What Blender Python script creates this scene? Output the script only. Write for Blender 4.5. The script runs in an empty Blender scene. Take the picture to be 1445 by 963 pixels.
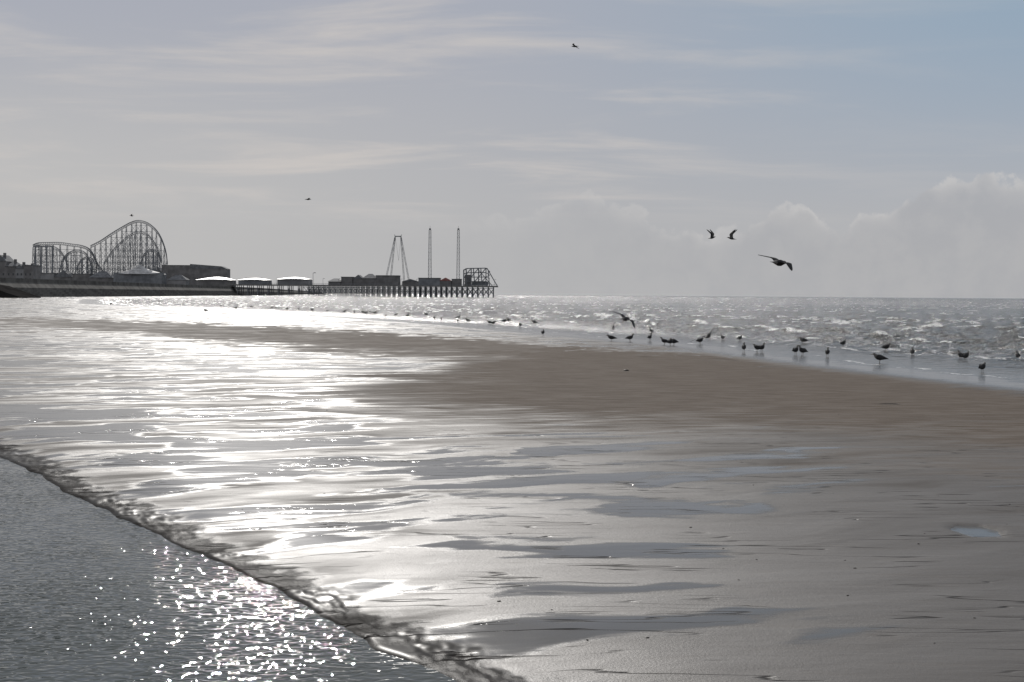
import bpy, bmesh, math, random
import numpy as np
from mathutils import Vector, Matrix
random.seed(4); rng=np.random.RandomState(7)
sc=bpy.context.scene
sc.view_settings.view_transform='Standard'; sc.view_settings.look='None'; sc.view_settings.exposure=0
F=2007.0; H=2.7; CX=722.5
SUN_AZ=math.radians(-10.5); SUN_EL=math.radians(26)
def hy(px): return 411.5+0.0068*px
def P(px,py,Y):               # surveyed bearing / elevation at a known range -> world metres
    return Vector(((px-CX)/F*Y, Y, H-(py-hy(px))/F*Y))
def G(px,py,z=0.08):          # point where a sight line meets the ground
    Y=(H-z)*F/(py-hy(px)); return Vector(((px-CX)/F*Y,Y,z))
# ---------------------------------------------------------------- noise
perm=rng.permutation(256); perm=np.concatenate([perm,perm,perm])
ga=rng.rand(256)*2*np.pi; gxx=np.cos(ga); gyy=np.sin(ga)
def perlin(x,y,seed=0):
    x=x+seed*17.31; y=y+seed*9.77
    xi=np.floor(x).astype(np.int64); yi=np.floor(y).astype(np.int64)
    xf=x-xi; yf=y-yi; xi&=255; yi&=255
    u=xf*xf*xf*(xf*(xf*6-15)+10); v=yf*yf*yf*(yf*(yf*6-15)+10)
    def g(ix,iy,fx,fy):
        h=perm[perm[ix]+iy]; return gxx[h]*fx+gyy[h]*fy
    a=g(xi,yi,xf,yf); b=g(xi+1,yi,xf-1,yf); c=g(xi,yi+1,xf,yf-1); d=g(xi+1,yi+1,xf-1,yf-1)
    return ((a*(1-u)+b*u)*(1-v)+(c*(1-u)+d*u)*v)*1.5
def fbm(x,y,o=4,seed=0,gain=.5):
    s=0;a=1
    for i in range(o):
        s=s+a*perlin(x*2**i,y*2**i,seed+i*3); a*=gain
    return s
def sst(a,b,x):
    t=np.clip((x-a)/(b-a),0,1); return t*t*(3-2*t)
# ---------------------------------------------------------------- node helpers
def newmat(name):
    m=bpy.data.materials.new(name); m.use_nodes=True
    nt=m.node_tree; b=nt.nodes['Principled BSDF']; return m,nt,b
def N(nt,t,**k):
    n=nt.nodes.new(t)
    for a,v in k.items(): setattr(n,a,v)
    return n
def L(nt,a,b): nt.links.new(a,b)
def M(nt,op,a,b=None,c=None,clamp=False):
    n=nt.nodes.new('ShaderNodeMath'); n.operation=op; n.use_clamp=clamp
    for i,v in enumerate((a,b,c)):
        if v is None: continue
        if isinstance(v,(int,float)): n.inputs[i].default_value=v
        else: nt.links.new(v,n.inputs[i])
    return n.outputs[0]
def SS(nt,v,a,b,lo=0.,hi=1.):
    n=nt.nodes.new('ShaderNodeMapRange'); n.interpolation_type='SMOOTHSTEP'
    nt.links.new(v,n.inputs[0]); n.inputs[1].default_value=a; n.inputs[2].default_value=b
    n.inputs[3].default_value=lo; n.inputs[4].default_value=hi; return n.outputs[0]
def FM_(nt,f,a,b):
    n=nt.nodes.new('ShaderNodeMix')
    for s,v in ((n.inputs[0],f),(n.inputs[2],a),(n.inputs[3],b)):
        if isinstance(v,(int,float)): s.default_value=v
        else: nt.links.new(v,s)
    return n.outputs[0]
def MIX(nt,f,a,b,bt='MIX'):
    n=nt.nodes.new('ShaderNodeMix'); n.data_type='RGBA'; n.blend_type=bt
    for s,v in ((n.inputs[0],f),(n.inputs[6],a),(n.inputs[7],b)):
        if isinstance(v,(int,float)): s.default_value=v
        elif isinstance(v,tuple): s.default_value=(*v,1)
        else: nt.links.new(v,s)
    return n.outputs[2]
def simple(name,col,rough=.7,metal=0.,scale=.5,var=.25,spec=.1):
    m,nt,b=newmat(name)
    tc=N(nt,'ShaderNodeTexCoord'); no=N(nt,'ShaderNodeTexNoise'); no.inputs['Scale'].default_value=scale; no.inputs['Detail'].default_value=4
    L(nt,tc.outputs['Object'],no.inputs['Vector'])
    f=SS(nt,no.outputs['Fac'],.3,.7)
    L(nt,MIX(nt,f,tuple(c*(1-var) for c in col),tuple(min(1,c*(1+var)) for c in col)),b.inputs['Base Color'])
    b.inputs['Roughness'].default_value=rough; b.inputs['Metallic'].default_value=metal
    b.inputs['Specular IOR Level'].default_value=spec
    return m
# ---------------------------------------------------------------- mesh helpers
coll=sc.collection
def mkobj(name,verts,faces,mat,parent=None,smooth=False,mats=None,fm=None):
    me=bpy.data.meshes.new(name); me.from_pydata([tuple(v) for v in verts],[],faces); me.update()
    for m in (mats or [mat]): me.materials.append(m)
    if fm: me.polygons.foreach_set('material_index',fm)
    if smooth: me.polygons.foreach_set('use_smooth',[True]*len(me.polygons))
    o=bpy.data.objects.new(name,me); coll.objects.link(o)
    if parent: o.parent=parent
    return o
def empty(name,loc,label,cat,group=None):
    o=bpy.data.objects.new(name,None); o.location=loc; o.empty_display_size=1; coll.objects.link(o)
    o['label']=label; o['category']=cat
    if group: o['group']=group
    return o
class MB:
    def __init__(s,org=(0,0,0)): s.v=[];s.f=[];s.o=Vector(org)
    def beam(s,p,q,w,w2=None):
        p=Vector(p)-s.o;q=Vector(q)-s.o; d=(q-p)
        if d.length<1e-6: return
        d.normalize(); up=Vector((0,0,1)) if abs(d.z)<.9 else Vector((0,1,0))
        a=d.cross(up).normalized(); b=d.cross(a).normalized(); n=len(s.v)
        for c,ww in((p,w),(q,w2 or w)):
            for i,j in((-1,-1),(1,-1),(1,1),(-1,1)): s.v.append(c+a*i*ww/2+b*j*ww/2)
        s.f+=[(n,n+1,n+2,n+3),(n+7,n+6,n+5,n+4)]+[(n+i,n+4+i,n+4+(i+1)%4,n+(i+1)%4) for i in range(4)]
    def box(s,x0,x1,y0,y1,z0,z1):
        n=len(s.v)
        for z in(z0,z1):
            for x,y in((x0,y0),(x1,y0),(x1,y1),(x0,y1)): s.v.append(Vector((x,y,z))-s.o)
        s.f+=[(n+3,n+2,n+1,n),(n+4,n+5,n+6,n+7)]+[(n+i,n+(i+1)%4,n+4+(i+1)%4,n+4+i) for i in range(4)]
    def prism(s,poly,y0,y1):   # poly in x,z
        n=len(s.v);k=len(poly)
        for y in(y0,y1):
            for x,z in poly: s.v.append(Vector((x,y,z))-s.o)
        s.f+=[tuple(range(n,n+k)),tuple(range(n+2*k-1,n+k-1,-1))]+[(n+(i+1)%k,n+i,n+k+i,n+k+(i+1)%k) for i in range(k)]
    def obj(s,name,mat,parent=None): return mkobj(name,s.v,s.f,mat,parent)
# ---------------------------------------------------------------- big polar grids
def gridmesh(name,X,Y,Z,mat,attrs,keep=None):
    R,C=X.shape; n=R*C
    co=np.stack([X,Y,Z],-1).reshape(-1,3).astype(np.float32)
    idx=np.arange(n).reshape(R,C)
    q=np.stack([idx[:-1,:-1],idx[:-1,1:],idx[1:,1:],idx[1:,:-1]],-1).reshape(-1,4)
    if keep is not None:
        kf=(keep[:-1,:-1]|keep[1:,1:]|keep[:-1,1:]|keep[1:,:-1]).reshape(-1); q=q[kf]
        used=np.unique(q); remap=-np.ones(n,np.int64); remap[used]=np.arange(len(used)); q=remap[q]; co=co[used]
        attrs={k:v.reshape(-1)[used] for k,v in attrs.items()}
    me=bpy.data.meshes.new(name); me.vertices.add(len(co)); me.vertices.foreach_set('co',co.reshape(-1))
    me.loops.add(q.size); me.loops.foreach_set('vertex_index',q.reshape(-1).astype(np.int32))
    me.polygons.add(len(q)); me.polygons.foreach_set('loop_start',(np.arange(len(q))*4).astype(np.int32))
    me.polygons.foreach_set('use_smooth',np.ones(len(q),bool))
    me.update(calc_edges=True); me.validate()
    for k,v in attrs.items():
        a=me.attributes.new(k,'FLOAT','POINT'); a.data.foreach_set('value',np.ascontiguousarray(v.reshape(-1),dtype=np.float32))
    me.materials.append(mat)
    o=bpy.data.objects.new(name,me); coll.objects.link(o); o['kind']='structure'
    return o
def rows(specs):
    r=[specs[0][0]]
    for a,b,s in specs:
        k=max(1,int(math.log(b/a)/s)); r+=list(a*np.exp(np.linspace(0,math.log(b/a),k+1))[1:])
    return np.array(r)
def thetas(st):
    a=list(np.arange(-24,24.01,st)); return np.radians(np.array([-180,-150,-120,-100,-80,-65,-52,-44,-38,-33,-29,-26.5,-25]+a+[25,26.5,29,33,38,44,52,65,80,100,120,150,180]))
shore=[(60,-200),(35,-30),(24,22),(16.4,45),(13.8,57),(10.8,76),(4.2,97),(-5,128),(-24,175),(-49,232),(-95,320),(-150,500),(-213,900),(-247,1200),(-268,1400),(-300,1700),(-700,6000),(-2500,30000)]
def shoredist(X,Y):
    best=np.full(X.shape,1e18); sg=np.zeros(X.shape)
    for (ax,ay),(bx,by) in zip(shore[:-1],shore[1:]):
        dx,dy=bx-ax,by-ay; t=np.clip(((X-ax)*dx+(Y-ay)*dy)/(dx*dx+dy*dy),0,1)
        ex=X-(ax+t*dx); ey=Y-(ay+t*dy); d=ex*ex+ey*ey; m=d<best
        best=np.where(m,d,best); sg=np.where(m,np.sign(dy*ex-dx*ey),sg)
    return np.sqrt(best)*sg
A0=np.array((-8.1,22.7)); B0=np.array((-0.24,9.65)); ud=(A0-B0)/np.linalg.norm(A0-B0); nd=np.array((-ud[1],ud[0]));
if nd[0]>0: nd=-nd
def chandist(X,Y): return (X-B0[0])*nd[0]+(Y-B0[1])*nd[1]
def chanalong(X,Y): return (X-B0[0])*ud[0]+(Y-B0[1])*ud[1]

# ---- SAND
r=rows([(2,8,.03),(8,60,.0034),(60,450,.009),(450,30000,.05)]); th=thetas(.055)
TH,R=np.meshgrid(th,r); X=R*np.sin(TH); Y=R*np.cos(TH)
d=shoredist(X,Y); dc=chandist(X,Y); al=chanalong(X,Y)
sx=X*.94+Y*.34; sy=-X*.34+Y*.94          # run of the drainage streaks
wx=sx+.7*fbm(X*.3,Y*.3,2,40); wy=sy+.40*fbm(X*.30,Y*.35,3,41)
near=1-sst(40,110,R)
st1=fbm(wx/3.6,wy/1.25,6,1,.50)
st2=fbm(wx/1.8,wy/.22,4,2,.5)
big=fbm(X/14,Y/10,3,3)
Yp=np.where(Y>.5,Y,.5); PX=np.clip(CX+F*X/Yp,-4000,6000); V=F*(H-.08)/Yp
PXn=PX+110*fbm(X/6,Y/6,3,21)*np.clip(V/150,.4,2)
Vn=V*(1+.08*fbm(wx/5,wy/3,3,22)+.10*fbm(wx/3.2,wy/.45,4,23))
U=np.interp(PXn,[-400,0,60,300,640,800,1000,1200,1445,1900],[34,35,35,41,57,69,81,101,127,170])
LA=np.interp(PXn,[-400,0,100,300,500,640,720,800,1500],[44,48,56,74,86,95,104,140,150])
UB=np.interp(PXn,[220,400,500,650,720,760,1500],[150,135,121,103,88,78,80])
LB=np.interp(PXn,[220,400,500,600,700,850,1000,1200,1445,1900],[160,172,180,188,193,192,196,212,226,244])
lv=np.log(np.maximum(Vn,1))
A=sst(-.05,.12,lv-np.log(U))*sst(-.20,.20,np.log(LA)-lv)*(.62+.38*sst(150,650,PX))
B=sst(-.12,.12,lv-np.log(np.maximum(UB,U)))*sst(-.26,.34,np.log(LB)-lv)*sst(120,850,PXn)
dry=np.clip(A*.8+B,0,1)*(Y>1)
film=sst(.0,.50,st1*.95+.30*big+.10+.10*st2-.65*sst(800,1450,PX)+.14*(1-sst(250,700,PX)))
film=film*(1-sst(.1,.6,dry))
pc=G(1382,750,.1); pud=np.exp(-(((X-pc.x)/.26+.25*fbm(X/.3,Y/.4,3,71))**2+((Y-pc.y)/.40+.2*fbm(X/.3,Y/.4,3,72))**2)**2)
film=np.maximum(film,sst(.3,.6,pud)*1.6)
film=np.maximum(film,sst(-5,-1.0,d))
wet=1-dry
lm=1-sst(250,800,PX)
zc=np.exp(-((X-1.8)/3.0)**2)*np.exp(-((Y-10.5)/9.)**2)+.45*sst(500,900,PX)*(1-sst(28,45,R))
sheen=.45+.80*fbm(wx/3.0,wy/.75,5,31,.48)+.45*fbm(wx/9,wy/3,2,33)+.36*lm-1.25*zc
z=np.clip(-.012*d,-3,.10)+.018*fbm(X/14,Y/9,3,5)*sst(20,80,R)
z+=near*(.0055*st1+.0009*st2*(1-.9*np.clip(film,0,1)))*(1-.7*dry)
z-=.03*np.clip(pud*1.5,0,1)
dcn=dc+.06*fbm(al/.9,dc/.9,3,12)+.10*fbm(al/4,dc*0,2,13)
chk=(1-sst(13,15,dc))*(al>-40)*(1-sst(60,70,al))
inch=(.064*sst(-1.5,.0,dcn)+.14*sst(-.04,.30,dcn))*chk
lump=fbm(al/.19,dc/.12,2,15,.6)
bm_=(R<60)*(al>-20)*sst(-.5,.25,fbm(al/1.1,dc/.6,3,16)+.12)
bank=np.exp(-((dcn+.18)/.22)**2)*bm_
z=z-inch+bank*(.010*lump)
bkc=sst(-.62,-.30,dcn+.26*fbm(al/.35,dc/.35,3,18))*(1-sst(.3,.5,dcn))*(R<60)*(al>-20)
# sand material
m_sand,nt,b=newmat('wet_sand')
aw=N(nt,'ShaderNodeAttribute',attribute_name='wet').outputs['Fac']
af=N(nt,'ShaderNodeAttribute',attribute_name='film').outputs['Fac']
ash=N(nt,'ShaderNodeAttribute',attribute_name='sheen').outputs['Fac']
abk=N(nt,'ShaderNodeAttribute',attribute_name='bank').outputs['Fac']
anr=N(nt,'ShaderNodeAttribute',attribute_name='rill').outputs['Fac']
tc=N(nt,'ShaderNodeTexCoord'); geo=tc.outputs['Object']
mp=N(nt,'ShaderNodeMapping'); L(nt,geo,mp.inputs[0]); mp.inputs['Rotation'].default_value=(0,0,math.radians(-20)); mp.inputs['Scale'].default_value=(.65,3.2,1)
n1=N(nt,'ShaderNodeTexNoise'); L(nt,mp.outputs[0],n1.inputs['Vector']); n1.inputs['Scale'].default_value=1.5; n1.inputs['Detail'].default_value=6; n1.inputs['Roughness'].default_value=.60; n1.inputs['Distortion'].default_value=.3
n2=N(nt,'ShaderNodeTexNoise'); L(nt,geo,n2.inputs['Vector']); n2.inputs['Scale'].default_value=45; n2.inputs['Detail'].default_value=4; n2.inputs['Roughness'].default_value=.65
n3=N(nt,'ShaderNodeTexNoise'); L(nt,geo,n3.inputs['Vector']); n3.inputs['Scale'].default_value=200; n3.inputs['Detail'].default_value=2
# rills: thin drainage lines cut in the sand
mr=N(nt,'ShaderNodeMapping'); L(nt,geo,mr.inputs[0]); mr.inputs['Rotation'].default_value=(0,0,math.radians(-17)); mr.inputs['Scale'].default_value=(.16,1.2,1); mr.inputs['Location'].default_value=(3.3,1.2,0)
ng=N(nt,'ShaderNodeTexNoise'); L(nt,mr.outputs[0],ng.inputs['Vector']); ng.inputs['Scale'].default_value=1.3; ng.inputs['Detail'].default_value=3.5; ng.inputs['Roughness'].default_value=.5
nm=N(nt,'ShaderNodeTexNoise'); L(nt,geo,nm.inputs['Vector']); nm.inputs['Scale'].default_value=.6; nm.inputs['Detail'].default_value=3
gl=M(nt,'ABSOLUTE',M(nt,'SUBTRACT',M(nt,'FRACT',M(nt,'MULTIPLY',ng.outputs['Fac'],7.)),.5))
rill=M(nt,'MULTIPLY',SS(nt,gl,.0,.07,1.,0.),M(nt,'MULTIPLY',SS(nt,nm.outputs['Fac'],.47,.57),anr))
st=M(nt,'SUBTRACT',n1.outputs['Fac'],.5)
f2=M(nt,'ADD',af,M(nt,'MULTIPLY',st,.9)); f2=SS(nt,f2,.05,1.05)
wdry=SS(nt,M(nt,'ADD',aw,M(nt,'MULTIPLY',st,1.3)),-.05,1.05)
dryc=MIX(nt,SS(nt,n1.outputs['Fac'],.3,.7),(.150,.124,.103),(.235,.200,.170))
wetc=MIX(nt,n1.outputs['Fac'],(.088,.080,.073),(.135,.122,.111))
c=MIX(nt,wdry,dryc,wetc); c=MIX(nt,f2,c,(.085,.083,.081))
c=MIX(nt,SS(nt,n3.outputs['Fac'],.35,.65,.0,.45),c,(.05,.043,.038))
c=MIX(nt,M(nt,'MULTIPLY',abk,.9),c,(.030,.028,.026)); c=MIX(nt,M(nt,'MULTIPLY',rill,.85),c,(.025,.022,.020))
L(nt,c,b.inputs['Base Color'])
shc=M(nt,'MINIMUM',M(nt,'ADD',ash,M(nt,'MULTIPLY',st,1.5)),1.)
rw=M(nt,'ADD',.49,M(nt,'MULTIPLY',M(nt,'MAXIMUM',shc,0.),.13))
r1=FM_(nt,wdry,.88,rw); r2=FM_(nt,f2,r1,.15); r3=FM_(nt,abk,r2,.3)
L(nt,r3,b.inputs['Roughness'])
spw=M(nt,'SUBTRACT',.27,M(nt,'MULTIPLY',M(nt,'MAXIMUM',shc,-1.9),.25))
s1=M(nt,'MULTIPLY',wdry,spw); s2=FM_(nt,f2,s1,.38); s2=M(nt,'MULTIPLY',s2,M(nt,'SUBTRACT',1.,M(nt,'MULTIPLY',rill,.9)))
s2=M(nt,'MULTIPLY',M(nt,'ADD',s2,.02),M(nt,'SUBTRACT',1.,M(nt,'MULTIPLY',abk,.96)))
L(nt,s2,b.inputs['Specular IOR Level'])
b.inputs['IOR'].default_value=1.36
hgt=M(nt,'ADD',M(nt,'MULTIPLY',n2.outputs['Fac'],.0032),M(nt,'ADD',M(nt,'MULTIPLY',n3.outputs['Fac'],.0012),M(nt,'MULTIPLY',n1.outputs['Fac'],.011)))
bp=N(nt,'ShaderNodeBump'); bp.inputs['Distance'].default_value=1.0; L(nt,hgt,bp.inputs['Height'])
L(nt,M(nt,'SUBTRACT',1.0,M(nt,'MULTIPLY',f2,.93)),bp.inputs['Strength'])
bp2=N(nt,'ShaderNodeBump'); bp2.inputs['Distance'].default_value=1.0; L(nt,M(nt,'MULTIPLY',rill,-.016),bp2.inputs['Height']); L(nt,bp.outputs[0],bp2.inputs['Normal'])
L(nt,bp2.outputs[0],b.inputs['Normal'])
gridmesh('ground',X,Y,z,m_sand,{'wet':wet,'film':film,'sheen':sheen,'bank':bkc,'rill':(1-dry)*(1-sst(26,50,R))})

# ---- SEA
r=rows([(20,60,.006),(60,500,.0065),(500,3000,.02),(3000,30000,.08)]); th=thetas(.075)
TH,R=np.meshgrid(th,r); X=R*np.sin(TH); Y=R*np.cos(TH); d=shoredist(X,Y)
pw=X*.42+Y*.907; qw=X*.907-Y*.42
pw2=pw+2.5*fbm(X/25,Y/25,2,50)
rid=lambda n: 1-np.abs(n)*2
w1_=rid(perlin(pw2/8.0,qw/16,51)); w2_=rid(perlin(pw2/3.0,qw/6,52)); w3_=fbm(pw2/1.3,qw/2.2,3,53)
amp=sst(0,16,d)
zs=amp*(.22*w1_+.16*w2_+.20*w3_-.12)+.012*fbm(pw/.9,qw/1.8,3,54)
crest=.5*w1_+.5*w2_
patch=fbm(X/30,Y/40,3,55)
foam=sst(.80,1.0,crest+.25*patch+.30*w3_)*sst(8,22,d)*sst(-.15,.3,fbm(pw/.6,qw/1.5,3,56)+.05)
def lane(dd_,w_,s): return np.exp(-((d-dd_-.3*dd_*fbm(qw/18,pw/60,3,s))/w_)**2)
br=.8*lane(7,.30,64)+.9*lane(12,.40,57)+lane(19,.55,58)+lane(29,.7,59)+.9*lane(42,.9,63)
brk=sst(-.15,.3,fbm(qw/5,pw/5,4,60))
foam=np.clip(foam+br*brk,0,1); zs=zs+.14*br*brk*sst(5,20,d)
edge=np.exp(-((d-1.0-1.4*fbm(X/5,Y/8,3,61))/.3)**2)*.7
foam=np.maximum(foam,edge*sst(-.1,.3,fbm(X/2,Y/3,3,62)))
m_sea,nt,b=newmat('sea_water')
fo=N(nt,'ShaderNodeAttribute',attribute_name='foam').outputs['Fac']; rough_a=N(nt,'ShaderNodeAttribute',attribute_name='chop').outputs['Fac']
tc=N(nt,'ShaderNodeTexCoord')
mp=N(nt,'ShaderNodeMapping'); L(nt,tc.outputs['Object'],mp.inputs[0]); mp.inputs['Rotation'].default_value=(0,0,math.radians(25)); mp.inputs['Scale'].default_value=(.8,1,1)
a1=N(nt,'ShaderNodeTexNoise'); L(nt,mp.outputs[0],a1.inputs['Vector']); a1.inputs['Scale'].default_value=1.9; a1.inputs['Detail'].default_value=4; a1.inputs['Roughness'].default_value=.6
a2=N(nt,'ShaderNodeTexNoise'); L(nt,mp.outputs[0],a2.inputs['Vector']); a2.inputs['Scale'].default_value=3.2; a2.inputs['Detail'].default_value=6; a2.inputs['Roughness'].default_value=.7
fm=SS(nt,M(nt,'ADD',fo,M(nt,'MULTIPLY',M(nt,'SUBTRACT',a2.outputs['Fac'],.5),2.4)),.50,.74)
L(nt,MIX(nt,fm,(.085,.083,.078),(.74,.74,.73)),b.inputs['Base Color'])
L(nt,M(nt,'ADD',.16,M(nt,'MULTIPLY',fm,.4)),b.inputs['Roughness']); b.inputs['IOR'].default_value=1.34
bp=N(nt,'ShaderNodeBump'); bp.inputs['Distance'].default_value=1.0
L(nt,M(nt,'MULTIPLY',a1.outputs['Fac'],M(nt,'ADD',.08,M(nt,'MULTIPLY',rough_a,.85))),bp.inputs['Height']); L(nt,bp.outputs[0],b.inputs['Normal'])
gridmesh('sea',X,Y,zs,m_sea,{'foam':foam,'chop':amp},keep=(d>-9))

# ---- CHANNEL water
aa=np.linspace(-12,62,260); cc=np.linspace(-1.0,15,70); CC,AA=np.meshgrid(cc,aa)
X=B0[0]+AA*ud[0]+CC*nd[0]; Y=B0[1]+AA*ud[1]+CC*nd[1]
m_ch,nt,b=newmat('channel_water')
tc=N(nt,'ShaderNodeTexCoord'); 
mp=N(nt,'ShaderNodeMapping'); L(nt,tc.outputs['Object'],mp.inputs[0]); mp.inputs['Rotation'].default_value=(0,0,math.radians(12)); mp.inputs['Scale'].default_value=(.7,1,1)
a1=N(nt,'ShaderNodeTexNoise'); L(nt,mp.outputs[0],a1.inputs['Vector']); a1.inputs['Scale'].default_value=12; a1.inputs['Detail'].default_value=1.2; a1.inputs['Roughness'].default_value=.5; a1.inputs['Distortion'].default_value=.5
a2=N(nt,'ShaderNodeTexNoise'); L(nt,tc.outputs['Object'],a2.inputs['Vector']); a2.inputs['Scale'].default_value=.6; a2.inputs['Detail'].default_value=3
bp=N(nt,'ShaderNodeBump'); bp.inputs['Distance'].default_value=1.0
# ripples are livelier around one spot, a few metres off the near corner
gp=N(nt,'ShaderNodeVectorMath',operation='DISTANCE'); L(nt,tc.outputs['Object'],gp.inputs[0]); gp.inputs[1].default_value=(-2.9,12.3,0)
hot_=SS(nt,gp.outputs['Value'],.3,3.6,.009,0.)
L(nt,M(nt,'MULTIPLY',a1.outputs['Fac'],M(nt,'ADD',hot_,SS(nt,a2.outputs['Fac'],.40,.62,.0095,.0185))),bp.inputs['Height']); L(nt,bp.outputs[0],b.inputs['Normal'])
b.inputs['Base Color'].default_value=(.035,.048,.048,1); b.inputs['Roughness'].default_value=.03; b.inputs['IOR'].default_value=1.33
gridmesh('water',X,Y,X*0+.02,m_ch,{})

# ---------------------------------------------------------------- materials
steel=simple('hazed_grey_steel',(.24,.25,.265),.7,0,.2)  # steel through slate: distance haze put into the colours as paler grey
dsteel=simple('hazed_steel',(.22,.23,.245),.7,0,.2)
brick=simple('hazed_brick',(.20,.195,.195),.9,0,.15)
render_=simple('hazed_render',(.27,.27,.275),.9,0,.1)
slate=simple('slate_roof',(.17,.175,.185),.8,0,.3)
bright=simple('silver_sheet_roof',(.72,.72,.72),.45,.3,.3,.1,.5)
conc=simple('weathered_concrete',(.145,.14,.132),.95,0,.15,.3,.03)
dconc=simple('dark_wet_concrete',(.035,.033,.032),.95,0,.2,.25,.0)
glass=simple('window_glass',(.05,.055,.06),.3,0,.5,.1,.5)
timber=simple('weathered_timber',(.22,.215,.21),.9,0,.5)
prom=simple('promenade_paving',(.2,.19,.18),.95,0,.05,.2,.02)
red=simple('faded_red_paint',(.30,.13,.12),.7,0,.5)
# ---------------------------------------------------------------- promenade & sea wall
wl=[(-235,150),(-230,600),(-250,1000),(-275,1400),(-300,1700),(-800,6000)]
v=[];f=[]
for x,y in wl: v+=[(x-6,y,8.0),(-9000,y,8.0)]
for i in range(len(wl)-1): f.append((2*i,2*i+2,2*i+3,2*i+1))
o=mkobj('promenade',v,f,prom); o['kind']='structure'
prof=[(9,-1),(9,.6),(7.5,.6),(7.5,1.6),(6,1.6),(6,2.6),(4.5,2.6),(4.5,3.6),(3,3.6),(3,4.6),(.5,7.2),(.5,9.0),(0,9.0),(0,8.2),(-7,8.2),(-7,-1)]
wv=[];wf=[]
ys=np.concatenate([np.linspace(150,1700,63),[6000]])
for y in ys:
    x=np.interp(y,[p[1] for p in wl],[p[0] for p in wl])
    for a,zz in prof: wv.append((x+a-2,y,zz))
k=len(prof)
for i in range(len(ys)-1):
    for j in range(k-1): wf.append((i*k+j,(i+1)*k+j,(i+1)*k+j+1,i*k+j+1))
o=mkobj('sea_wall',wv,wf,conc); o['label']='long stepped grey concrete sea wall along the beach'; o['category']='sea wall'
o=empty('slipway',(-215,588,0),'dark concrete slipway sloping down onto wet sand','slipway')
mb=MB((-215,588,0)); mb.prism([(-260,-1),(-197.5,-1),(-199,.5),(-205,2.4),(-212,5.0),(-218,5.9),(-260,6.6)],575,600); mb.obj('ramp',dconc,o)

# ---------------------------------------------------------------- buildings
def building(name,px0,px1,pt,Y,z0,label,cat='building',roof='flat',wmat=render_,rmat=slate,eave=.6,depth=18,wins=False,group=None):
    x0=(px0-CX)/F*Y; x1=(px1-CX)/F*Y; zt=P((px0+px1)/2,pt,Y).z
    cx=(x0+x1)/2; e=empty(name,(cx,Y,z0),label,cat,group); og=(cx,Y,z0)
    zw=zt if roof=='flat' else z0+(zt-z0)*eave
    mb=MB(og); mb.box(x0,x1,Y,Y+depth,z0,zw-.02); mb.obj('wall',wmat,e)
    mb=MB(og)
    if roof=='flat': mb.box(x0-.4,x1+.4,Y-.4,Y+depth+.4,zw,zw+.5); 
    elif roof=='gable':
        n=max(1,round((x1-x0)/14)); w=(x1-x0)/n
        pl=[(x0-.3,zw)]+[(x1+.3,zw)]
        for i in range(n-1,-1,-1):
            pl.append((x0+(i+.5)*w,zt)); 
            if i>0: pl.append((x0+i*w,zw+.4))
        mb.prism(pl,Y-.5,Y+depth+.5)
    elif roof=='hip':
        q=min((x1-x0)*.35,depth*.5)
        mb.v+=[Vector(p)-Vector(og) for p in((x0-1,Y-1,zw),(x1+1,Y-1,zw),(x1+1,Y+depth+1,zw),(x0-1,Y+depth+1,zw),(x0+q,Y+depth/2,zt),(x1-q,Y+depth/2,zt))]
        mb.f+=[(3,2,1,0),(0,1,5,4),(1,2,5),(2,3,4,5),(3,0,4)]
    elif roof=='curve':
        k=14; pl=[(x0-1+(x1-x0+2)*i/k, zw+(zt-zw)*math.sin(math.pi*i/k)**.9) for i in range(k+1)]
        ogv=Vector(og)
        for y,s in((Y-2,0.),(Y-1,.3),(Y+depth*.3,.85),(Y+depth*.7,1.),(Y+depth+1,.65),(Y+depth+2,0.)):
            for x,z_ in pl: mb.v.append(Vector((x,y,zw+(z_-zw)*s))-ogv)
        for a in range(5):
            for i in range(k): mb.f.append((a*(k+1)+i,a*(k+1)+i+1,(a+1)*(k+1)+i+1,(a+1)*(k+1)+i))
    elif roof=='slant':
        mb.prism([(x0,zw),(x1,zw),(x1-(x1-x0)*.15,zw+(zt-zw)*.55),(x0,zt)],Y-.3,Y+depth)
    mb.obj('roof',rmat,e)
    if wins:
        wm_=None; nw=max(2,int((x1-x0)/3.2))
        for i in range(2):
            for j in range(nw):
                xx=x0+(j+.5)*(x1-x0)/nw; zz=z0+3.0+i*3.6
                if zz+2>zw: continue
                if wm_ is None:
                    mb=MB(); mb.box(-.55,.55,-.1,-.02,0,1.6); q=mb.obj('window',glass,e); wm_=q.data
                else:
                    q=bpy.data.objects.new('window',wm_); coll.objects.link(q); q.parent=e
                q.location=(xx-cx,0,zz-z0)
    return e
hot='terraced seafront buildings'
for a,b_,t,rf,mt in((-70,-30,358,'gable',brick),(-30,-8,364,'hip',brick),(-8,9,360,'gable',brick),(9,22,369,'hip',brick),(22,33,373,'gable',render_),(33,46,375,'flat',brick)):
    e=building('seafront_hotel',a,b_,t,1050,8,'dark brick seafront hotel with slate roof above the sea wall','hotel',rf,mt,eave=.78,group=hot,wins=True)
    x=(a+b_)/2; mb=MB(e.location); p=P(x+3,t,1050); mb.box(p.x-.8,p.x+.8,1054,1056,p.z-4,p.z+1.6); mb.obj('chimney',brick,e)
YB=1560
building('amusement_hall',46,76,386,YB,8,'low grey amusement hall with flat roof','building','flat',render_)
building('ride_station',76,102,382,YB,8,'grey ride station with gabled roof beneath coaster','building','gable',brick)
building('ride_station',102,126,387,YB,8,'low dark ride station with flat roof','building','flat',brick)
building('amusement_hall',126,158,383,YB-20,8,'dark amusement hall with hipped roof','building','hip',brick)
building('amusement_hall',228,270,375,YB,8,'large dark flat-roofed hall beside the coaster','building','flat',brick)
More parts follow.
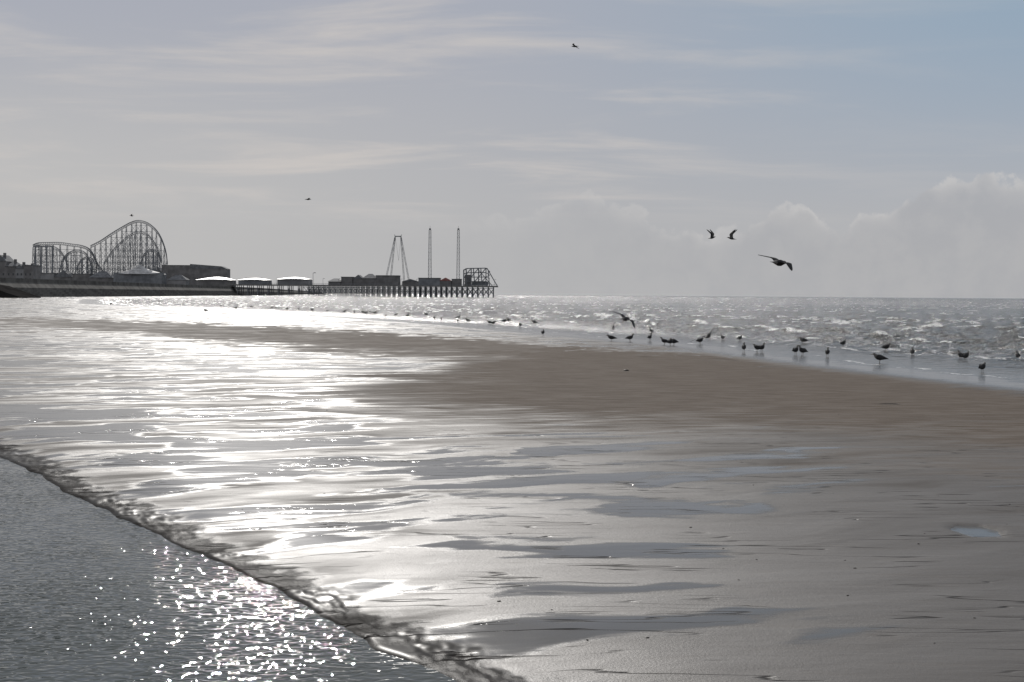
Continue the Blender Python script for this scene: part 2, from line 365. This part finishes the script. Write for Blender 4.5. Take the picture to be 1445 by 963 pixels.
building('amusement_hall',196,232,378,YB+10,8,'grey hall with stepped gables','building','gable',render_)
building('theatre',268,320,373,YB-30,8,'dark theatre block with sloping roof end','building','slant',brick,eave=.8)
building('kiosk',236,262,388,YB-60,8,'low pale seafront kiosk','kiosk','hip',render_)
e=building('tent_pavilion',160,229,385,YB-50,8,'pavilion with wide pale peaked tent roof','pavilion','flat',dsteel)
for c_ in list(e.children):
    if c_.name.startswith('roof'): bpy.data.objects.remove(c_)
mb=MB(e.location); x0=(157-CX)/F*1510; x1=(232-CX)/F*1510; zw=P(195,387,1510).z; zt=P(195,374,1510).z
zz=[(1,zw),(.6,zw+(zt-zw)*.28),(.25,zw+(zt-zw)*.6),(.04,zt)]
for s,z_ in zz:
    for i in range(16):
        a=i/16*2*math.pi; mb.v.append(Vector(((x0+x1)/2+math.cos(a)*s*(x1-x0)/2,1518+math.sin(a)*s*13,z_))-Vector(e.location))
for a in range(3):
    for i in range(16): mb.f.append((a*16+i,a*16+(i+1)%16,(a+1)*16+(i+1)%16,(a+1)*16+i))
mb.obj('roof',simple('pale_canvas',(.45,.45,.45),.6,0,.3),e)
building('pier_entrance_hall',277,328,391,1430,8,'entrance hall with shining curved silver roof','pavilion','curve',brick,bright,eave=.72)

# ---------------------------------------------------------------- roller coasters
def curve_pts(pts,n=8):
    out=[]
    for i in range(len(pts)-1):
        p0=pts[max(i-1,0)];p1=pts[i];p2=pts[i+1];p3=pts[min(i+2,len(pts)-1)]
        for k in range(n):
            t=k/n
            out.append(tuple(.5*((2*b)+(-a+c)*t+(2*a-5*b+4*c-d_)*t*t+(-a+3*b-3*c+d_)*t**3) for a,b,c,d_ in zip(p0,p1,p2,p3)))
    out.append(pts[-1]); return out
def coaster(name,label,tracks):
    o0=P(tracks[0][0][0][0],400,tracks[0][1]); o0.z=8
    e=empty(name,o0,label,'roller coaster')
    for pts,Yc,step,th_,sup in tracks:
        c=curve_pts(pts,6); w=[P(a,b_,Yc+dy) for a,b_,dy in c]
        mb=MB(o0)
        for p,q in zip(w[:-1],w[1:]):
            for s in(-1.3,1.3): mb.beam(p+Vector((0,s,0)),q+Vector((0,s,0)),th_*.5)
            mb.beam(p-Vector((0,0,2.6)),q-Vector((0,0,2.6)),th_*.4)
            mb.beam(p+Vector((0,-1.1,0)),p-Vector((0,0,2.6)),.3); mb.beam(p-Vector((0,0,2.6)),q+Vector((0,1.1,0)),.3)
        mb.obj('track',steel,e)
        if not sup: continue
        mb=MB(o0); acc=0; lp=None; L_=[]
        for p in w:
            if lp is not None: acc+=abs(p.x-lp.x)+.25*abs(p.z-lp.z)
            if lp is None or acc>=step*.797: L_.append(p); acc=0
            lp=p
        prev=None
        for p in L_:
            hgt_=p.z-8; spread=max(1.5,hgt_*.13)
            a=Vector((p.x,p.y-spread,8)); b_=Vector((p.x,p.y+spread,8)); at=p+Vector((0,-1.5,-2.6)); bt=p+Vector((0,1.5,-2.6))
            mb.beam(a,at,.6,.45); mb.beam(b_,bt,.6,.45)
            nl=int(hgt_/7)
            for k in range(1,nl+1):
                t=k*7/hgt_
                if t>=1: break
                mb.beam(a.lerp(at,t),b_.lerp(bt,t),.3); 
                mb.beam(a.lerp(at,t),b_.lerp(bt,max(0,t-7/hgt_)),.26)
            if prev:
                pa,pat,ph=prev
                zmin=min(at.z,pat.z); zz_=8+7; kk=0
                while zz_<zmin:
                    q1=pa.lerp(pat,(zz_-8)/(pat.z-8)); q2=a.lerp(at,(zz_-8)/(at.z-8)); mb.beam(q1,q2,.36)
                    q3=a.lerp(at,(zz_-8-7)/(at.z-8)); mb.beam(q1,q3,.26)
                    q4=pa.lerp(pat,(zz_-8-7)/(pat.z-8)); mb.beam(q4,q2,.26)
                    zz_+=7; kk+=1
            prev=(a,at,hgt_)
        mb.obj('support_frame',steel,e)
    return e
coaster('roller_coaster','tall grey steel roller coaster lift hill with lattice supports',[
 ([(128,347,0),(142,340,0),(157,330,0),(172,321,0),(184,314.5,0),(194,311.5,0),(204,313,2),(213,318,5),(222,327,9),(229,340,13),(234,356,17),(236,373,20)],1600,6.5,1.0,True),
 ([(146,372,30),(160,352,30),(175,338,32),(190,328,34),(202,328,36),(213,336,40),(222,350,44),(228,368,48)],1600,8,.7,True),
 ([(198,372,-20),(204,358,-20),(213,352,-20),(222,356,-20),(227,368,-18)],1600,5,.8,True)])
coaster('roller_coaster','lower curved steel coaster track on thick grey columns',[
 ([(47,346,0),(55,343,0),(70,342.5,0),(85,342.5,0),(100,344.5,3),(114,346.5,8),(125,351,14),(132,360,20),(138,373,26),(146,384,30)],1590,8,1.3,True),
 ([(50,347,30),(62,346,30),(78,349,32),(88,358,35),(94,370,40),(97,384,44)],1590,9,.8,True),
 ([(84,382,-15),(89,366,-15),(97,357,-15),(108,353,-14),(119,356,-12),(126,366,-10),(130,382,-8)],1590,7,.9,True),
 ([(106,384,10),(112,370,10),(121,363,10),(131,366,10),(139,380,12)],1590,7,.7,True)])
e=empty('ride_tower',P(63,400,1585),'group of thick grey ride columns joined by beam','ride tower'); e.location.z=8
for px in(50,58,66,74):
    p=P(px,347,1585); mb=MB((p.x,1585,8)); mb.beam((p.x,1585,8),(p.x,1585,p.z-.7),1.9,1.4); q=mb.obj('column',dsteel,e); q.location=(p.x-e.location.x,0,0)
mb=MB(e.location); mb.beam(P(48,348,1585),P(76,348,1585),1.2); mb.obj('beam',dsteel,e)

# ---------------------------------------------------------------- pier
YP=1400; ZD=11.4; xa=(330-CX)/F*YP; xb=(702-CX)/F*YP; xm=(428-CX)/F*YP
pier=empty('pier',((xa+xb)/2,YP,0),'long iron seaside pier on rows of braced legs','pier'); og=pier.location
mb=MB(og); mb.box(xa-8,xb,YP,YP+34,ZD-1.2,ZD); mb.obj('deck',timber,pier)
x=xa+3; pilem=None; SP=5.2
while x<xb:
    if pilem is None:
        mb=MB((x,YP,0))
        for yy in(YP+1,YP+11,YP+22,YP+33):
            mb.beam((x,yy,-3),(x,yy,ZD-1.3),.7)
        mb.beam((x,YP+1,1.5),(x,YP+11,ZD-2),.35); mb.beam((x,YP+11,1.5),(x,YP+1,ZD-2),.35); mb.beam((x,YP+1,6),(x,YP+33,6),.4)
        o=mb.obj('pile',dsteel,pier); o.location=Vector((x,YP,0))-og; pilem=o.data
    else:
        o=bpy.data.objects.new('pile',pilem); coll.objects.link(o); o.parent=pier; o.location=Vector((x,YP,0))-og
    x+=SP if x>xm else 10
for yy in(YP+1,YP+22):
    mb=MB(og); x=xm
    while x<xb-6:
        mb.beam((x,yy,1.8),(x+SP,yy,9),.5); mb.beam((x+SP,yy,1.8),(x,yy,9),.5)
        mb.beam((x,yy,9.1),(x+SP,yy,9.1),.5); mb.beam((x,yy,5.2),(x+SP,yy,5.2),.35); x+=SP
    mb.obj('bracing',dsteel,pier)
mb=MB(og); x=xa
while x<xb: mb.beam((x,YP+.2,ZD),(x,YP+.2,ZD+1.2),.18); x+=2.2
mb.beam((xa,YP+.2,ZD+1.25),(xb,YP+.2,ZD+1.25),.2); mb.obj('railing',dsteel,pier)
pv='pavilions along the pier deck'
for nm,a,b_,t,rf,wm,rm,ev,lb in(
 ('pier_pavilion',336,378,392.6,'curve',dsteel,bright,.70,'pier pavilion with shining curved silver roof'),
 ('pier_pavilion',391,436,391.2,'curve',render_,bright,.72,'wide pier pavilion with shining domed silver roof'),
 ('pier_kiosk',463,480,393,'hip',brick,slate,.5,'small dark pier kiosk with hipped roof'),
 ('pier_kiosk',481,497,391.5,'flat',brick,slate,.5,'small flat-roofed dark pier kiosk'),
 ('pier_pavilion',498,512,388,'gable',brick,slate,.6,'dark pier pavilion with pointed gable roof'),
 ('pier_pavilion',512,530,386.5,'hip',brick,slate,.6,'taller dark pier pavilion with hipped roof'),
 ('pier_pavilion',530,562,389.5,'flat',brick,slate,.6,'long dark flat-roofed pier arcade'),
 ('pier_pavilion',567,590,394,'gable',brick,slate,.6,'low dark pier arcade with gabled roof'),
 ('pier_pavilion',590,620,393,'flat',dsteel,slate,.6,'low flat-roofed dark arcade on pier deck'),
 ('pier_kiosk',620,636,392,'gable',brick,red,.6,'small pier kiosk with faded red roof'),
 ('pier_kiosk',637,650,394.5,'flat',brick,slate,.6,'small square dark kiosk on pier deck')):
    building(nm,a,b_,t,YP+6,ZD+.02,lb,'pavilion',rf,wm,rm,ev,22,False,pv)
o0=P(675,402,YP+10); o0.z=ZD; e=empty('scaffold_ride',o0,'angular steel scaffold ride at the pier end','ride'); mb=MB(o0)
def zt_(px): return P(px,np.interp(px,[652,656,688,692,702],[382,379,378.5,388,401]),YP+10).z
pxs=np.linspace(653,690,8)
for j,px in enumerate(pxs):
    x=(px-CX)/F*YP
    for yy in(YP+8,YP+26): mb.beam((x,yy,ZD),(x-(1.5 if j%2 else 0),yy,zt_(px)),.6)
for zf in(.25,.5,.75,1):
    for yy in(YP+8,YP+26):
        for j in range(7):
            a=pxs[j];b_=pxs[j+1]; mb.beam(((a-CX)/F*YP,yy,ZD+(zt_(a)-ZD)*zf),((b_-CX)/F*YP,yy,ZD+(zt_(b_)-ZD)*zf),.6)
            if (j+int(zf*4))%2: mb.beam(((a-CX)/F*YP,yy,ZD+(zt_(a)-ZD)*(zf-.25)),((b_-CX)/F*YP,yy,ZD+(zt_(b_)-ZD)*zf),.45)
for yy in(YP+8,YP+26):
    mb.beam(((686-CX)/F*YP,yy,zt_(686)),((701-CX)/F*YP,yy,ZD),.8); mb.beam(((672-CX)/F*YP,yy,zt_(672)),((694-CX)/F*YP,yy,ZD),.6)
for j in(0,3,7): mb.beam(((pxs[j]-CX)/F*YP,YP+8,zt_(pxs[j])),((pxs[j]-CX)/F*YP,YP+26,zt_(pxs[j])),.6)
mb.obj('frame',dsteel,e)
mb=MB(o0); mb.box((655-CX)/F*YP,(664-CX)/F*YP,YP+9,YP+24,ZD,ZD+11); mb.obj('cabin',brick,e)
mb=MB(o0); mb.box((665-CX)/F*YP,(688-CX)/F*YP,YP+9.5,YP+24,ZD+.3,ZD+4); mb.obj('platform',dsteel,e)
def lattice(mb,p,q,w0,w1_,t,seg=5.):
    p=Vector(p);q=Vector(q);n=int((q-p).length/seg); pr=None
    for i in range(n+1):
        c=p.lerp(q,i/n); w=w0+(w1_-w0)*i/n
        cs=[c+Vector((a*w/2,b_*w/2,0)) for a,b_ in((-1,-1),(1,-1),(1,1),(-1,1))]
        if pr:
            for k in range(4): mb.beam(pr[k],cs[k],t); mb.beam(pr[k],cs[(k+1)%4] if i%2 else cs[(k+3)%4],t*.7)
        for k in range(4): mb.beam(cs[k],cs[(k+1)%4],t*.7)
        pr=cs
for px in(606,646):
    t_=P(px,325,YP+16); e=empty('ride_mast',(t_.x,t_.y,ZD),'tall slender steel lattice ride mast on pier','ride mast',"masts of a ride on the pier")
    mb=MB(e.location); lattice(mb,(t_.x,t_.y,ZD),t_,3.2,2.0,.32,3.6); mb.obj('lattice',dsteel,e)
    mb=MB(e.location); mb.box(t_.x-.9,t_.x+.9,t_.y-.9,t_.y+.9,t_.z,t_.z+1.6); mb.beam(t_+Vector((0,0,1.6)),t_+Vector((0,0,4)),.2); mb.obj('cap',dsteel,e)
o0=P(560,400,YP+16); o0.z=ZD; e=empty('slingshot_ride',o0,'tall A-frame steel ride with splayed thin legs','ride'); mb=MB(o0)
tl=P(557,334,YP+16); tr=P(565,334,YP+16)
for px,tt_,dy in((543,tl,-6),(549,tl,8),(571,tr,-6),(577,tr,8)):
    bs=P(px,400,YP+16); bs.z=ZD; bs.y+=dy; lattice(mb,bs,tt_,1.3,1.0,.2,5)
mb.beam(tl,tr,1.0); mb.beam(P(556,331.5,YP+16),tl,.5); mb.beam(P(566,331.5,YP+16),tr,.5); mb.obj('frame',dsteel,e)
mb=MB(o0); pc=P(562,368,YP+16); 
for t_ in(tl,tr): mb.beam(t_,pc,.15)
mb.obj('cable',dsteel,e)
lm=None
for px in list(range(345,700,22))+[441]:
    x=(px-CX)/F*YP; 
    if lm is None:
        mb=MB((x,YP+2,ZD)); mb.beam((x,YP+2,ZD),(x,YP+2,ZD+6),.3,.2); mb.beam((x,YP+2,ZD+6),(x+1.2,YP+2,ZD+6.3),.25); mb.box(x+.9,x+1.8,YP+1.7,YP+2.3,ZD+6,ZD+6.3)
        o=mb.obj('lamp_post',dsteel); lm=o.data; o.location=(x,YP+2,ZD)
    else:
        o=bpy.data.objects.new('lamp_post',lm); coll.objects.link(o); o.location=(x,YP+2,ZD)
    o['label']='thin dark lamp post at pier deck edge'; o['category']='lamp post'; o['group']='lamp posts along the pier'
    if px==441: o.scale=(1.5,1.5,1.9)

# ---------------------------------------------------------------- gulls
g_dark=simple('gull_backlit_feather',(.035,.035,.037),.7,0,20)  # plumage darkened: the backlit silhouette is put into the feather colours
g_pale=simple('gull_backlit_pale_feather',(.13,.125,.12),.7,0,20,.15)
g_beak=simple('gull_beak',(.12,.09,.04),.5,0,20)
gm=[g_dark,g_pale,g_beak]
def tube(V_,F_,FM,pts,k=10,matf=lambda i:0,fat=1.,dz=0.):
    base=len(V_); P_=[Vector(p[0])+Vector((0,0,dz)) for p in pts]
    for i,(c,ry,rz) in enumerate(pts):
        t=(P_[min(i+1,len(P_)-1)]-P_[max(i-1,0)]).normalized()
        s=Vector((0,1,0)); 
        if abs(t.y)>.9: s=Vector((1,0,0))
        s=(s-t*s.dot(t)).normalized(); n=t.cross(s).normalized()
        for j in range(k):
            a=2*math.pi*j/k; V_.append(P_[i]+s*math.cos(a)*ry*fat+n*math.sin(a)*rz*fat)
    for i in range(len(pts)-1):
        for j in range(k):
            F_.append((base+i*k+j,base+i*k+(j+1)%k,base+(i+1)*k+(j+1)%k,base+(i+1)*k+j)); FM.append(matf(i))
    F_.append(tuple(base+j for j in range(k))[::-1]); FM.append(matf(0))
    F_.append(tuple(base+(len(pts)-1)*k+j for j in range(k))); FM.append(matf(len(pts)-2))
bodyback=[((-.27,0,.205),.022,.004),((-.20,0,.212),.034,.018),((-.13,0,.226),.054,.046),((-.05,0,.242),.074,.074),((.03,0,.260),.080,.088),((.10,0,.284),.068,.076)]
def head_pts(kind):
    if kind=='up': return [((.135,0,.325),.048,.054),((.152,0,.365),.038,.040),((.162,0,.398),.033,.035),((.180,0,.427),.035,.034),((.210,0,.436),.033,.032),((.238,0,.430),.019,.019),((.250,0,.427),.011,.013),((.288,0,.420),.007,.011),((.298,0,.410),.002,.003)]
    return [((.14,0,.315),.054,.060),((.162,0,.345),.044,.048),((.180,0,.370),.037,.038),((.208,0,.380),.035,.034),((.238,0,.374),.020,.021),((.250,0,.371),.011,.013),((.288,0,.363),.007,.011),((.298,0,.354),.002,.003)]
def gull_mesh(kind):
    V_,F_,FM=[],[],[]; dz=-.045
    pts=bodyback+head_pts(kind); nb=len(bodyback)
    tube(V_,F_,FM,pts,12,lambda i:2 if i>=len(pts)-4 else (1 if i<1 or i>=nb-1 else 0),1.16,dz)
    for s in(-1,1):
        tube(V_,F_,FM,[((.11,s*.058,.295),.012,.036),((.06,s*.080,.285),.014,.064),((-.03,s*.080,.268),.014,.070),((-.12,s*.062,.248),.012,.052),((-.22,s*.030,.228),.008,.026),((-.31,s*.008,.212),.003,.008)],8,lambda i:0,1.1,dz)
        tube(V_,F_,FM,[((.01,s*.035,.18),.026,.028),((.0,s*.035,.135),.014,.015),((-.010,s*.035,.10),.008,.008),((.004,s*.035,.055),.007,.007),((.004,s*.035,.008),.007,.007)],6,lambda i:2 if i>0 else 1)
        n=len(V_)
        V_+= [Vector(p) for p in((-.012,s*.035,.002),(.062,s*.035-.028,.002),(.070,s*.035,.002),(.062,s*.035+.028,.002),(.0,s*.035,.014))]
        F_+=[(n,n+1,n+4),(n+1,n+2,n+4),(n+2,n+3,n+4),(n+3,n,n+4),(n,n+3,n+2,n+1)]; FM+=[2]*5
    o=mkobj('gull',V_,F_,None,None,True,gm,FM); me=o.data; bpy.data.objects.remove(o); return me
def fly_mesh(aL,bL,aR,bR,sweep=.22,legs=False,fold=1.,cw=1.):
    V_,F_,FM=[],[],[]
    pts=[((-.33,0,.0),.050,.004),((-.24,0,.0),.034,.014),((-.14,0,-.004),.050,.038),((-.03,0,-.008),.066,.060),((.07,0,-.004),.066,.062),((.15,0,.004),.046,.046),((.20,0,.012),.036,.037),((.24,0,.018),.034,.034),((.275,0,.016),.028,.027),((.295,0,.012),.013,.014),((.33,0,.006),.008,.010),((.35,0,-.002),.002,.003)]
    tube(V_,F_,FM,pts,12,lambda i:2 if i>=len(pts)-3 else (1 if i<2 or i>4 else 0),1.12*cw)
    for s,a1,a2 in((1,aL,bL),(-1,aR,bR)):
        secs=[]; p=Vector((.05,s*.045,.02)); 
        spec=[(0,a1,.20,0),(.10,a1,.195,.02),(.11,a1,.185,.035),(.09,a1*.6+a2*.4,.175,.0),(.11,a2,.15,-.06),(.13,a2,.115,-.075),(.12,a2,.075,-.075),(.08,a2,.018,-.055)]
        for k,(dl,an,ch,dx) in enumerate(spec):
            ch*=cw
            p=p+Vector((dx*sweep/.22,s*math.cos(an)*dl*fold,math.sin(an)*dl*fold)); up=Vector((0,-s*math.sin(an),math.cos(an)))
            th_=.014*(1-k/9)
            secs.append([p+Vector((ch*.35,0,0)),p+Vector((ch*.12,0,0))+up*th_,p+Vector((-ch*.3,0,0))+up*th_*.5,p+Vector((-ch*.65,0,0))-up*.01,p+Vector((-ch*.3,0,0))-up*th_*.4,p+Vector((ch*.15,0,0))-up*th_*.8])
        n=len(V_)
        for q in secs: V_+=q
        for i in range(len(secs)-1):
            for j in range(6):
                fc=(n+i*6+j,n+i*6+(j+1)%6,n+(i+1)*6+(j+1)%6,n+(i+1)*6+j)
                F_.append(fc if s>0 else fc[::-1]); FM.append(0 if (j<3 or i>4) else 1)
        F_.append(tuple(n+(len(secs)-1)*6+j for j in range(6))); FM.append(0); F_.append(tuple(n+j for j in range(6))); FM.append(0)
    if legs:
        for s in(-1,1): tube(V_,F_,FM,[((-.02,s*.03,-.04),.016,.018),((-.05,s*.03,-.10),.007,.007),((-.09,s*.03,-.19),.005,.005),((-.10,s*.03,-.21),.016,.004)],6,lambda i:2)
    o=mkobj('gull',V_,F_,None,None,True,gm,FM); me=o.data; bpy.data.objects.remove(o); return me
GM={'up':gull_mesh('up'),'hunch':gull_mesh('hunch')}
def put(me,loc,yaw,label,scale=1.,rx=0,ry=0,group='gulls standing at the water edge'):
    o=bpy.data.objects.new('gull',me); coll.objects.link(o); o.location=loc
    o.rotation_euler=(math.radians(rx),math.radians(ry),math.radians(yaw)); o.scale=(scale,)*3
    o['label']=label; o['category']='gull'; o['group']=group
LB={'up':'dark gull standing upright in shallow water','hunch':'dark gull standing hunched on wet sand'}
stand=[(156,431,'hunch',10),(290,441,'hunch',170),(311,434,'up',0),(354,435,'hunch',180),(383,437,'hunch',20),(389,437,'up',200),(421,439,'up',90),(486,442,'hunch',0),(512,443,'hunch',180),(516,444,'up',30),(522,443,'up',150),(529,444,'hunch',20),(544,449,'up',70),(601,446,'hunch',180),
(623,453,'up',100),(646,455,'up',60),(646,451,'hunch',10),(691,458,'hunch',170),(696,459,'hunch',20),(712,456,'hunch',10),(718,455,'up',200),(754,458,'hunch',170),(766,474,'up',80),(865,466,'up',80),(863,482,'hunch',180),(889,482,'up',30),(917,481,'up',60),(919,471,'up',110),
(938,487,'up',150),(946,488,'hunch',30),(951,488,'hunch',215),(988,486,'hunch',40),(1020,481,'up',100),(1044,482,'up',50),(1050,497,'up',75),(1069,497,'hunch',130),(1075,497,'up',50),(1123,501,'up',60),(1133,502,'up',115),(1134,486,'hunch',200),(1168,504,'up',80),(1190,490,'hunch',40),
(1242,513,'hunch',160),(1251,496,'hunch',30),(1288,503,'up',80),(1356,508,'up',100),(1363,510,'hunch',45),(1387,526,'hunch',50),(1437,509,'up',95)]
stand+=[(px,py,('up','hunch')[i%2],i*67%360) for i,(px,py) in enumerate([(333,437),(405,438),(440,440),(462,441),(500,443),(558,447),(575,448),(613,452),(660,455),(734,462)])]
for px,py,k,yaw in stand:
    p=G(px,py,.06)
    dd=float(shoredist(np.array([p.x]),np.array([p.y]))[0])
    gz=min(.10,max(-.03,-.012*dd)); p=G(px,py,gz); p.z=gz
    put(GM[k],p,yaw+random.uniform(-8,8),LB[k],random.uniform(1.0,1.15)*(1.3 if px<460 else 1.1 if px<620 else 1.))
fg='gulls in flight over the beach'
R_=math.radians
put(fly_mesh(R_(18),R_(2),R_(8),R_(-24),cw=1.45),P(1098,371,42),36,'large gull gliding with drooping wing tips',.95,10,2,fg)
put(fly_mesh(R_(80),R_(66),R_(74),R_(84),.24,fold=.9),P(1003,336,88),24,'dark gull banking with wings raised',.85,4,-12,fg)
put(fly_mesh(R_(74),R_(84),R_(80),R_(66),.24,fold=.9),P(1031,337,86),156,'dark gull banking with raised wings',.9,-4,-12,fg)
put(fly_mesh(R_(20),R_(-12),R_(20),R_(-12)),P(808,68,110),160,'small dark gull gliding high in the sky',.9,8,0,fg)
put(fly_mesh(R_(25),R_(-5),R_(15),R_(-15)),P(434,282,130),20,'small distant gull in level flight',.9,-8,0,fg)
put(fly_mesh(R_(25),R_(-5),R_(25),R_(-15)),P(186,305,210),200,'tiny distant gull flying above coaster',1.0,10,0,fg)
put(fly_mesh(R_(12),R_(-5),R_(8),R_(-18),.25,True,cw=1.3),P(882,450,64),50,'gull flying low over shallows with wings spread',1.0,24,0,fg)
put(fly_mesh(R_(25),R_(10),R_(20),R_(5),.3,True,cw=1.3),P(999,474,62),60,'gull landing with wings raised and legs down',1.0,-32,-15,fg)
# ---------------------------------------------------------------- pebbles & weed
peb=simple('dark_pebble',(.05,.045,.04),.6,0,30)
def lump_mesh(sd,flat):
    bm=bmesh.new(); bmesh.ops.create_icosphere(bm,subdivisions=2,radius=1); rr_=random.Random(sd)
    for v_ in bm.verts: v_.co*=1+rr_.uniform(-.22,.22); v_.co.z*=flat
    me=bpy.data.meshes.new('pebble'); bm.to_mesh(me); bm.free(); me.materials.append(peb)
    me.polygons.foreach_set('use_smooth',[True]*len(me.polygons)); return me
LM=[lump_mesh(i,.5) for i in range(5)]
o=bpy.data.objects.new('seaweed_clump',lump_mesh(99,.6)); coll.objects.link(o); o.location=G(884,524,.1); o.scale=(.10,.07,.09); o['label']='small dark seaweed clump lying on damp sand'; o['category']='seaweed'
for i in range(45):
    px=random.uniform(300,1440); py=random.uniform(560,940)
    p=G(px,py,.1)
    if chandist(np.array(p.x),np.array(p.y))>-1: continue
    o=bpy.data.objects.new('pebble',LM[i%5]); coll.objects.link(o); p.z=.100; o.location=p
    s=random.uniform(.006,.013); o.scale=(s*1.4,s,s); o.rotation_euler=(0,0,random.uniform(0,6)); o['label']='small dark pebble on wet sand'; o['category']='pebble'; o['group']='pebbles scattered on wet sand'

# ---------------------------------------------------------------- sun, world
sv=Vector((math.sin(SUN_AZ)*math.cos(SUN_EL),math.cos(SUN_AZ)*math.cos(SUN_EL),math.sin(SUN_EL)))
sl=bpy.data.lights.new('sun','SUN'); sl.energy=2.7; sl.angle=R_(.5); sl.color=(1,.965,.92)
so=bpy.data.objects.new('sun',sl); coll.objects.link(so); so.rotation_euler=(-sv).to_track_quat('-Z','Y').to_euler(); so.location=(0,0,60)
w=bpy.data.worlds.new('World'); sc.world=w; w.use_nodes=True; nt=w.node_tree; nt.nodes.clear()
out=N(nt,'ShaderNodeOutputWorld'); bg=N(nt,'ShaderNodeBackground'); L(nt,bg.outputs[0],out.inputs[0]); bg.inputs[1].default_value=.1
sky=N(nt,'ShaderNodeTexSky'); sky.sky_type='NISHITA'; sky.sun_disc=False; sky.sun_elevation=SUN_EL; sky.sun_rotation=SUN_AZ; sky.dust_density=1.0
tc=N(nt,'ShaderNodeTexCoord'); g=tc.outputs['Generated']; sp=N(nt,'ShaderNodeSeparateXYZ'); L(nt,g,sp.inputs[0]); x,y,z_=sp.outputs
az=M(nt,'ARCTAN2',x,y); el=z_
def S(c,k=10): return tuple(a*k for a in c)
up=SS(nt,el,.0,.22)
col=MIX(nt,up,S((.455,.455,.46)),S((.395,.415,.475)))
blue=M(nt,'MULTIPLY',SS(nt,az,-.10,.42),SS(nt,el,.02,.22))
col=MIX(nt,blue,col,S((.285,.385,.49)))
lg=M(nt,'MULTIPLY',SS(nt,az,.15,-.4),SS(nt,el,.20,.06)); col=MIX(nt,M(nt,'MULTIPLY',lg,.6),col,S((.57,.555,.535)))
col=MIX(nt,SS(nt,el,.21,.34),col,S((.42,.43,.45)))
hi=SS(nt,el,.30,.85,.0,.3)
col=MIX(nt,hi,col,sky.outputs[0])
den=M(nt,'ADD',M(nt,'MAXIMUM',el,0.),.10)
cv=N(nt,'ShaderNodeCombineXYZ'); L(nt,M(nt,'DIVIDE',x,den),cv.inputs[0]); L(nt,M(nt,'DIVIDE',y,den),cv.inputs[1])
mp=N(nt,'ShaderNodeMapping'); L(nt,cv.outputs[0],mp.inputs[0]); mp.inputs['Rotation'].default_value=(0,0,R_(12)); mp.inputs['Scale'].default_value=(.8,1.6,1); mp.inputs['Location'].default_value=(3.1,1.7,0)
wn=N(nt,'ShaderNodeTexNoise'); L(nt,mp.outputs[0],wn.inputs['Vector']); wn.inputs['Scale'].default_value=1.2; wn.inputs['Detail'].default_value=7; wn.inputs['Roughness'].default_value=.58; wn.inputs['Distortion'].default_value=.5
wm=M(nt,'MULTIPLY',SS(nt,wn.outputs['Fac'],.44,.72),SS(nt,az,.30,-.05,.15,.85))
wm=M(nt,'MULTIPLY',wm,SS(nt,el,.03,.09))
col=MIX(nt,wm,col,S((.60,.565,.54)))
pos=M(nt,'DIVIDE',M(nt,'ADD',M(nt,'MULTIPLY',M(nt,'TANGENT',M(nt,'MINIMUM',M(nt,'MAXIMUM',az,-1.),1.)),2007.),722.5),1445.,clamp=True)
cr=N(nt,'ShaderNodeValToRGB'); L(nt,pos,cr.inputs[0]); cr.color_ramp.interpolation='EASE'
st_=[(0,.078),(.08,.076),(.2,.056),(.42,.052),(.5,.052),(.53,.058),(.56,.072),(.60,.064),(.66,.047),(.7,.044),(.76,.062),(.82,.053),(.86,.060),(.90,.079),(.96,.084),(1,.076)]
els=cr.color_ramp.elements
els[0].position=0; els[0].color=(st_[0][1]*5,)*3+(1,); els[1].position=1; els[1].color=(st_[-1][1]*5,)*3+(1,)
for p_,v_ in st_[1:-1]:
    q=els.new(p_); q.color=(v_*5,)*3+(1,)
top=M(nt,'DIVIDE',cr.outputs[0],5.)
cn=N(nt,'ShaderNodeTexNoise'); L(nt,g,cn.inputs['Vector']); cn.inputs['Scale'].default_value=42; cn.inputs['Detail'].default_value=7; cn.inputs['Roughness'].default_value=.6
vn=N(nt,'ShaderNodeTexVoronoi'); vn.feature='SMOOTH_F1'; L(nt,g,vn.inputs['Vector']); vn.inputs['Scale'].default_value=80
nn=M(nt,'ADD',M(nt,'MULTIPLY',M(nt,'SUBTRACT',cn.outputs['Fac'],.5),.040),M(nt,'MULTIPLY',M(nt,'SUBTRACT',.4,vn.outputs['Distance']),.012))
dd=M(nt,'SUBTRACT',M(nt,'ADD',top,nn),el)
mask=SS(nt,dd,-.0005,.005)
vis=SS(nt,pos,.3,.9,.12,1.)
body=M(nt,'MULTIPLY',M(nt,'MULTIPLY',mask,vis),.6)
cc_=MIX(nt,SS(nt,cn.outputs['Fac'],.35,.65),S((.385,.39,.41)),S((.43,.43,.44)))
col=MIX(nt,body,col,cc_)
rn=SS(nt,cn.outputs['Fac'],.34,.60,.10,1.)
rim=M(nt,'MULTIPLY',mask,M(nt,'POWER',2.718,M(nt,'MULTIPLY',M(nt,'MAXIMUM',dd,0.),-210.)))
rim=M(nt,'MULTIPLY',M(nt,'MULTIPLY',M(nt,'MULTIPLY',rim,rn),vis),1.0)
col=MIX(nt,rim,col,S((.68,.66,.64)))
L(nt,col,bg.inputs[0])
# ---------------------------------------------------------------- camera
cd=bpy.data.cameras.new('camera'); cam=bpy.data.objects.new('camera',cd); coll.objects.link(cam); sc.camera=cam
cd.sensor_width=36; cd.lens=50; cd.clip_start=.1; cd.clip_end=60000
pitch=math.atan((481.5-hy(CX))/F)
cam.matrix_world=Matrix.Translation((0,0,H))@Matrix.Rotation(math.pi/2-pitch,4,'X')@Matrix.Rotation(math.atan(.0068),4,'Z')
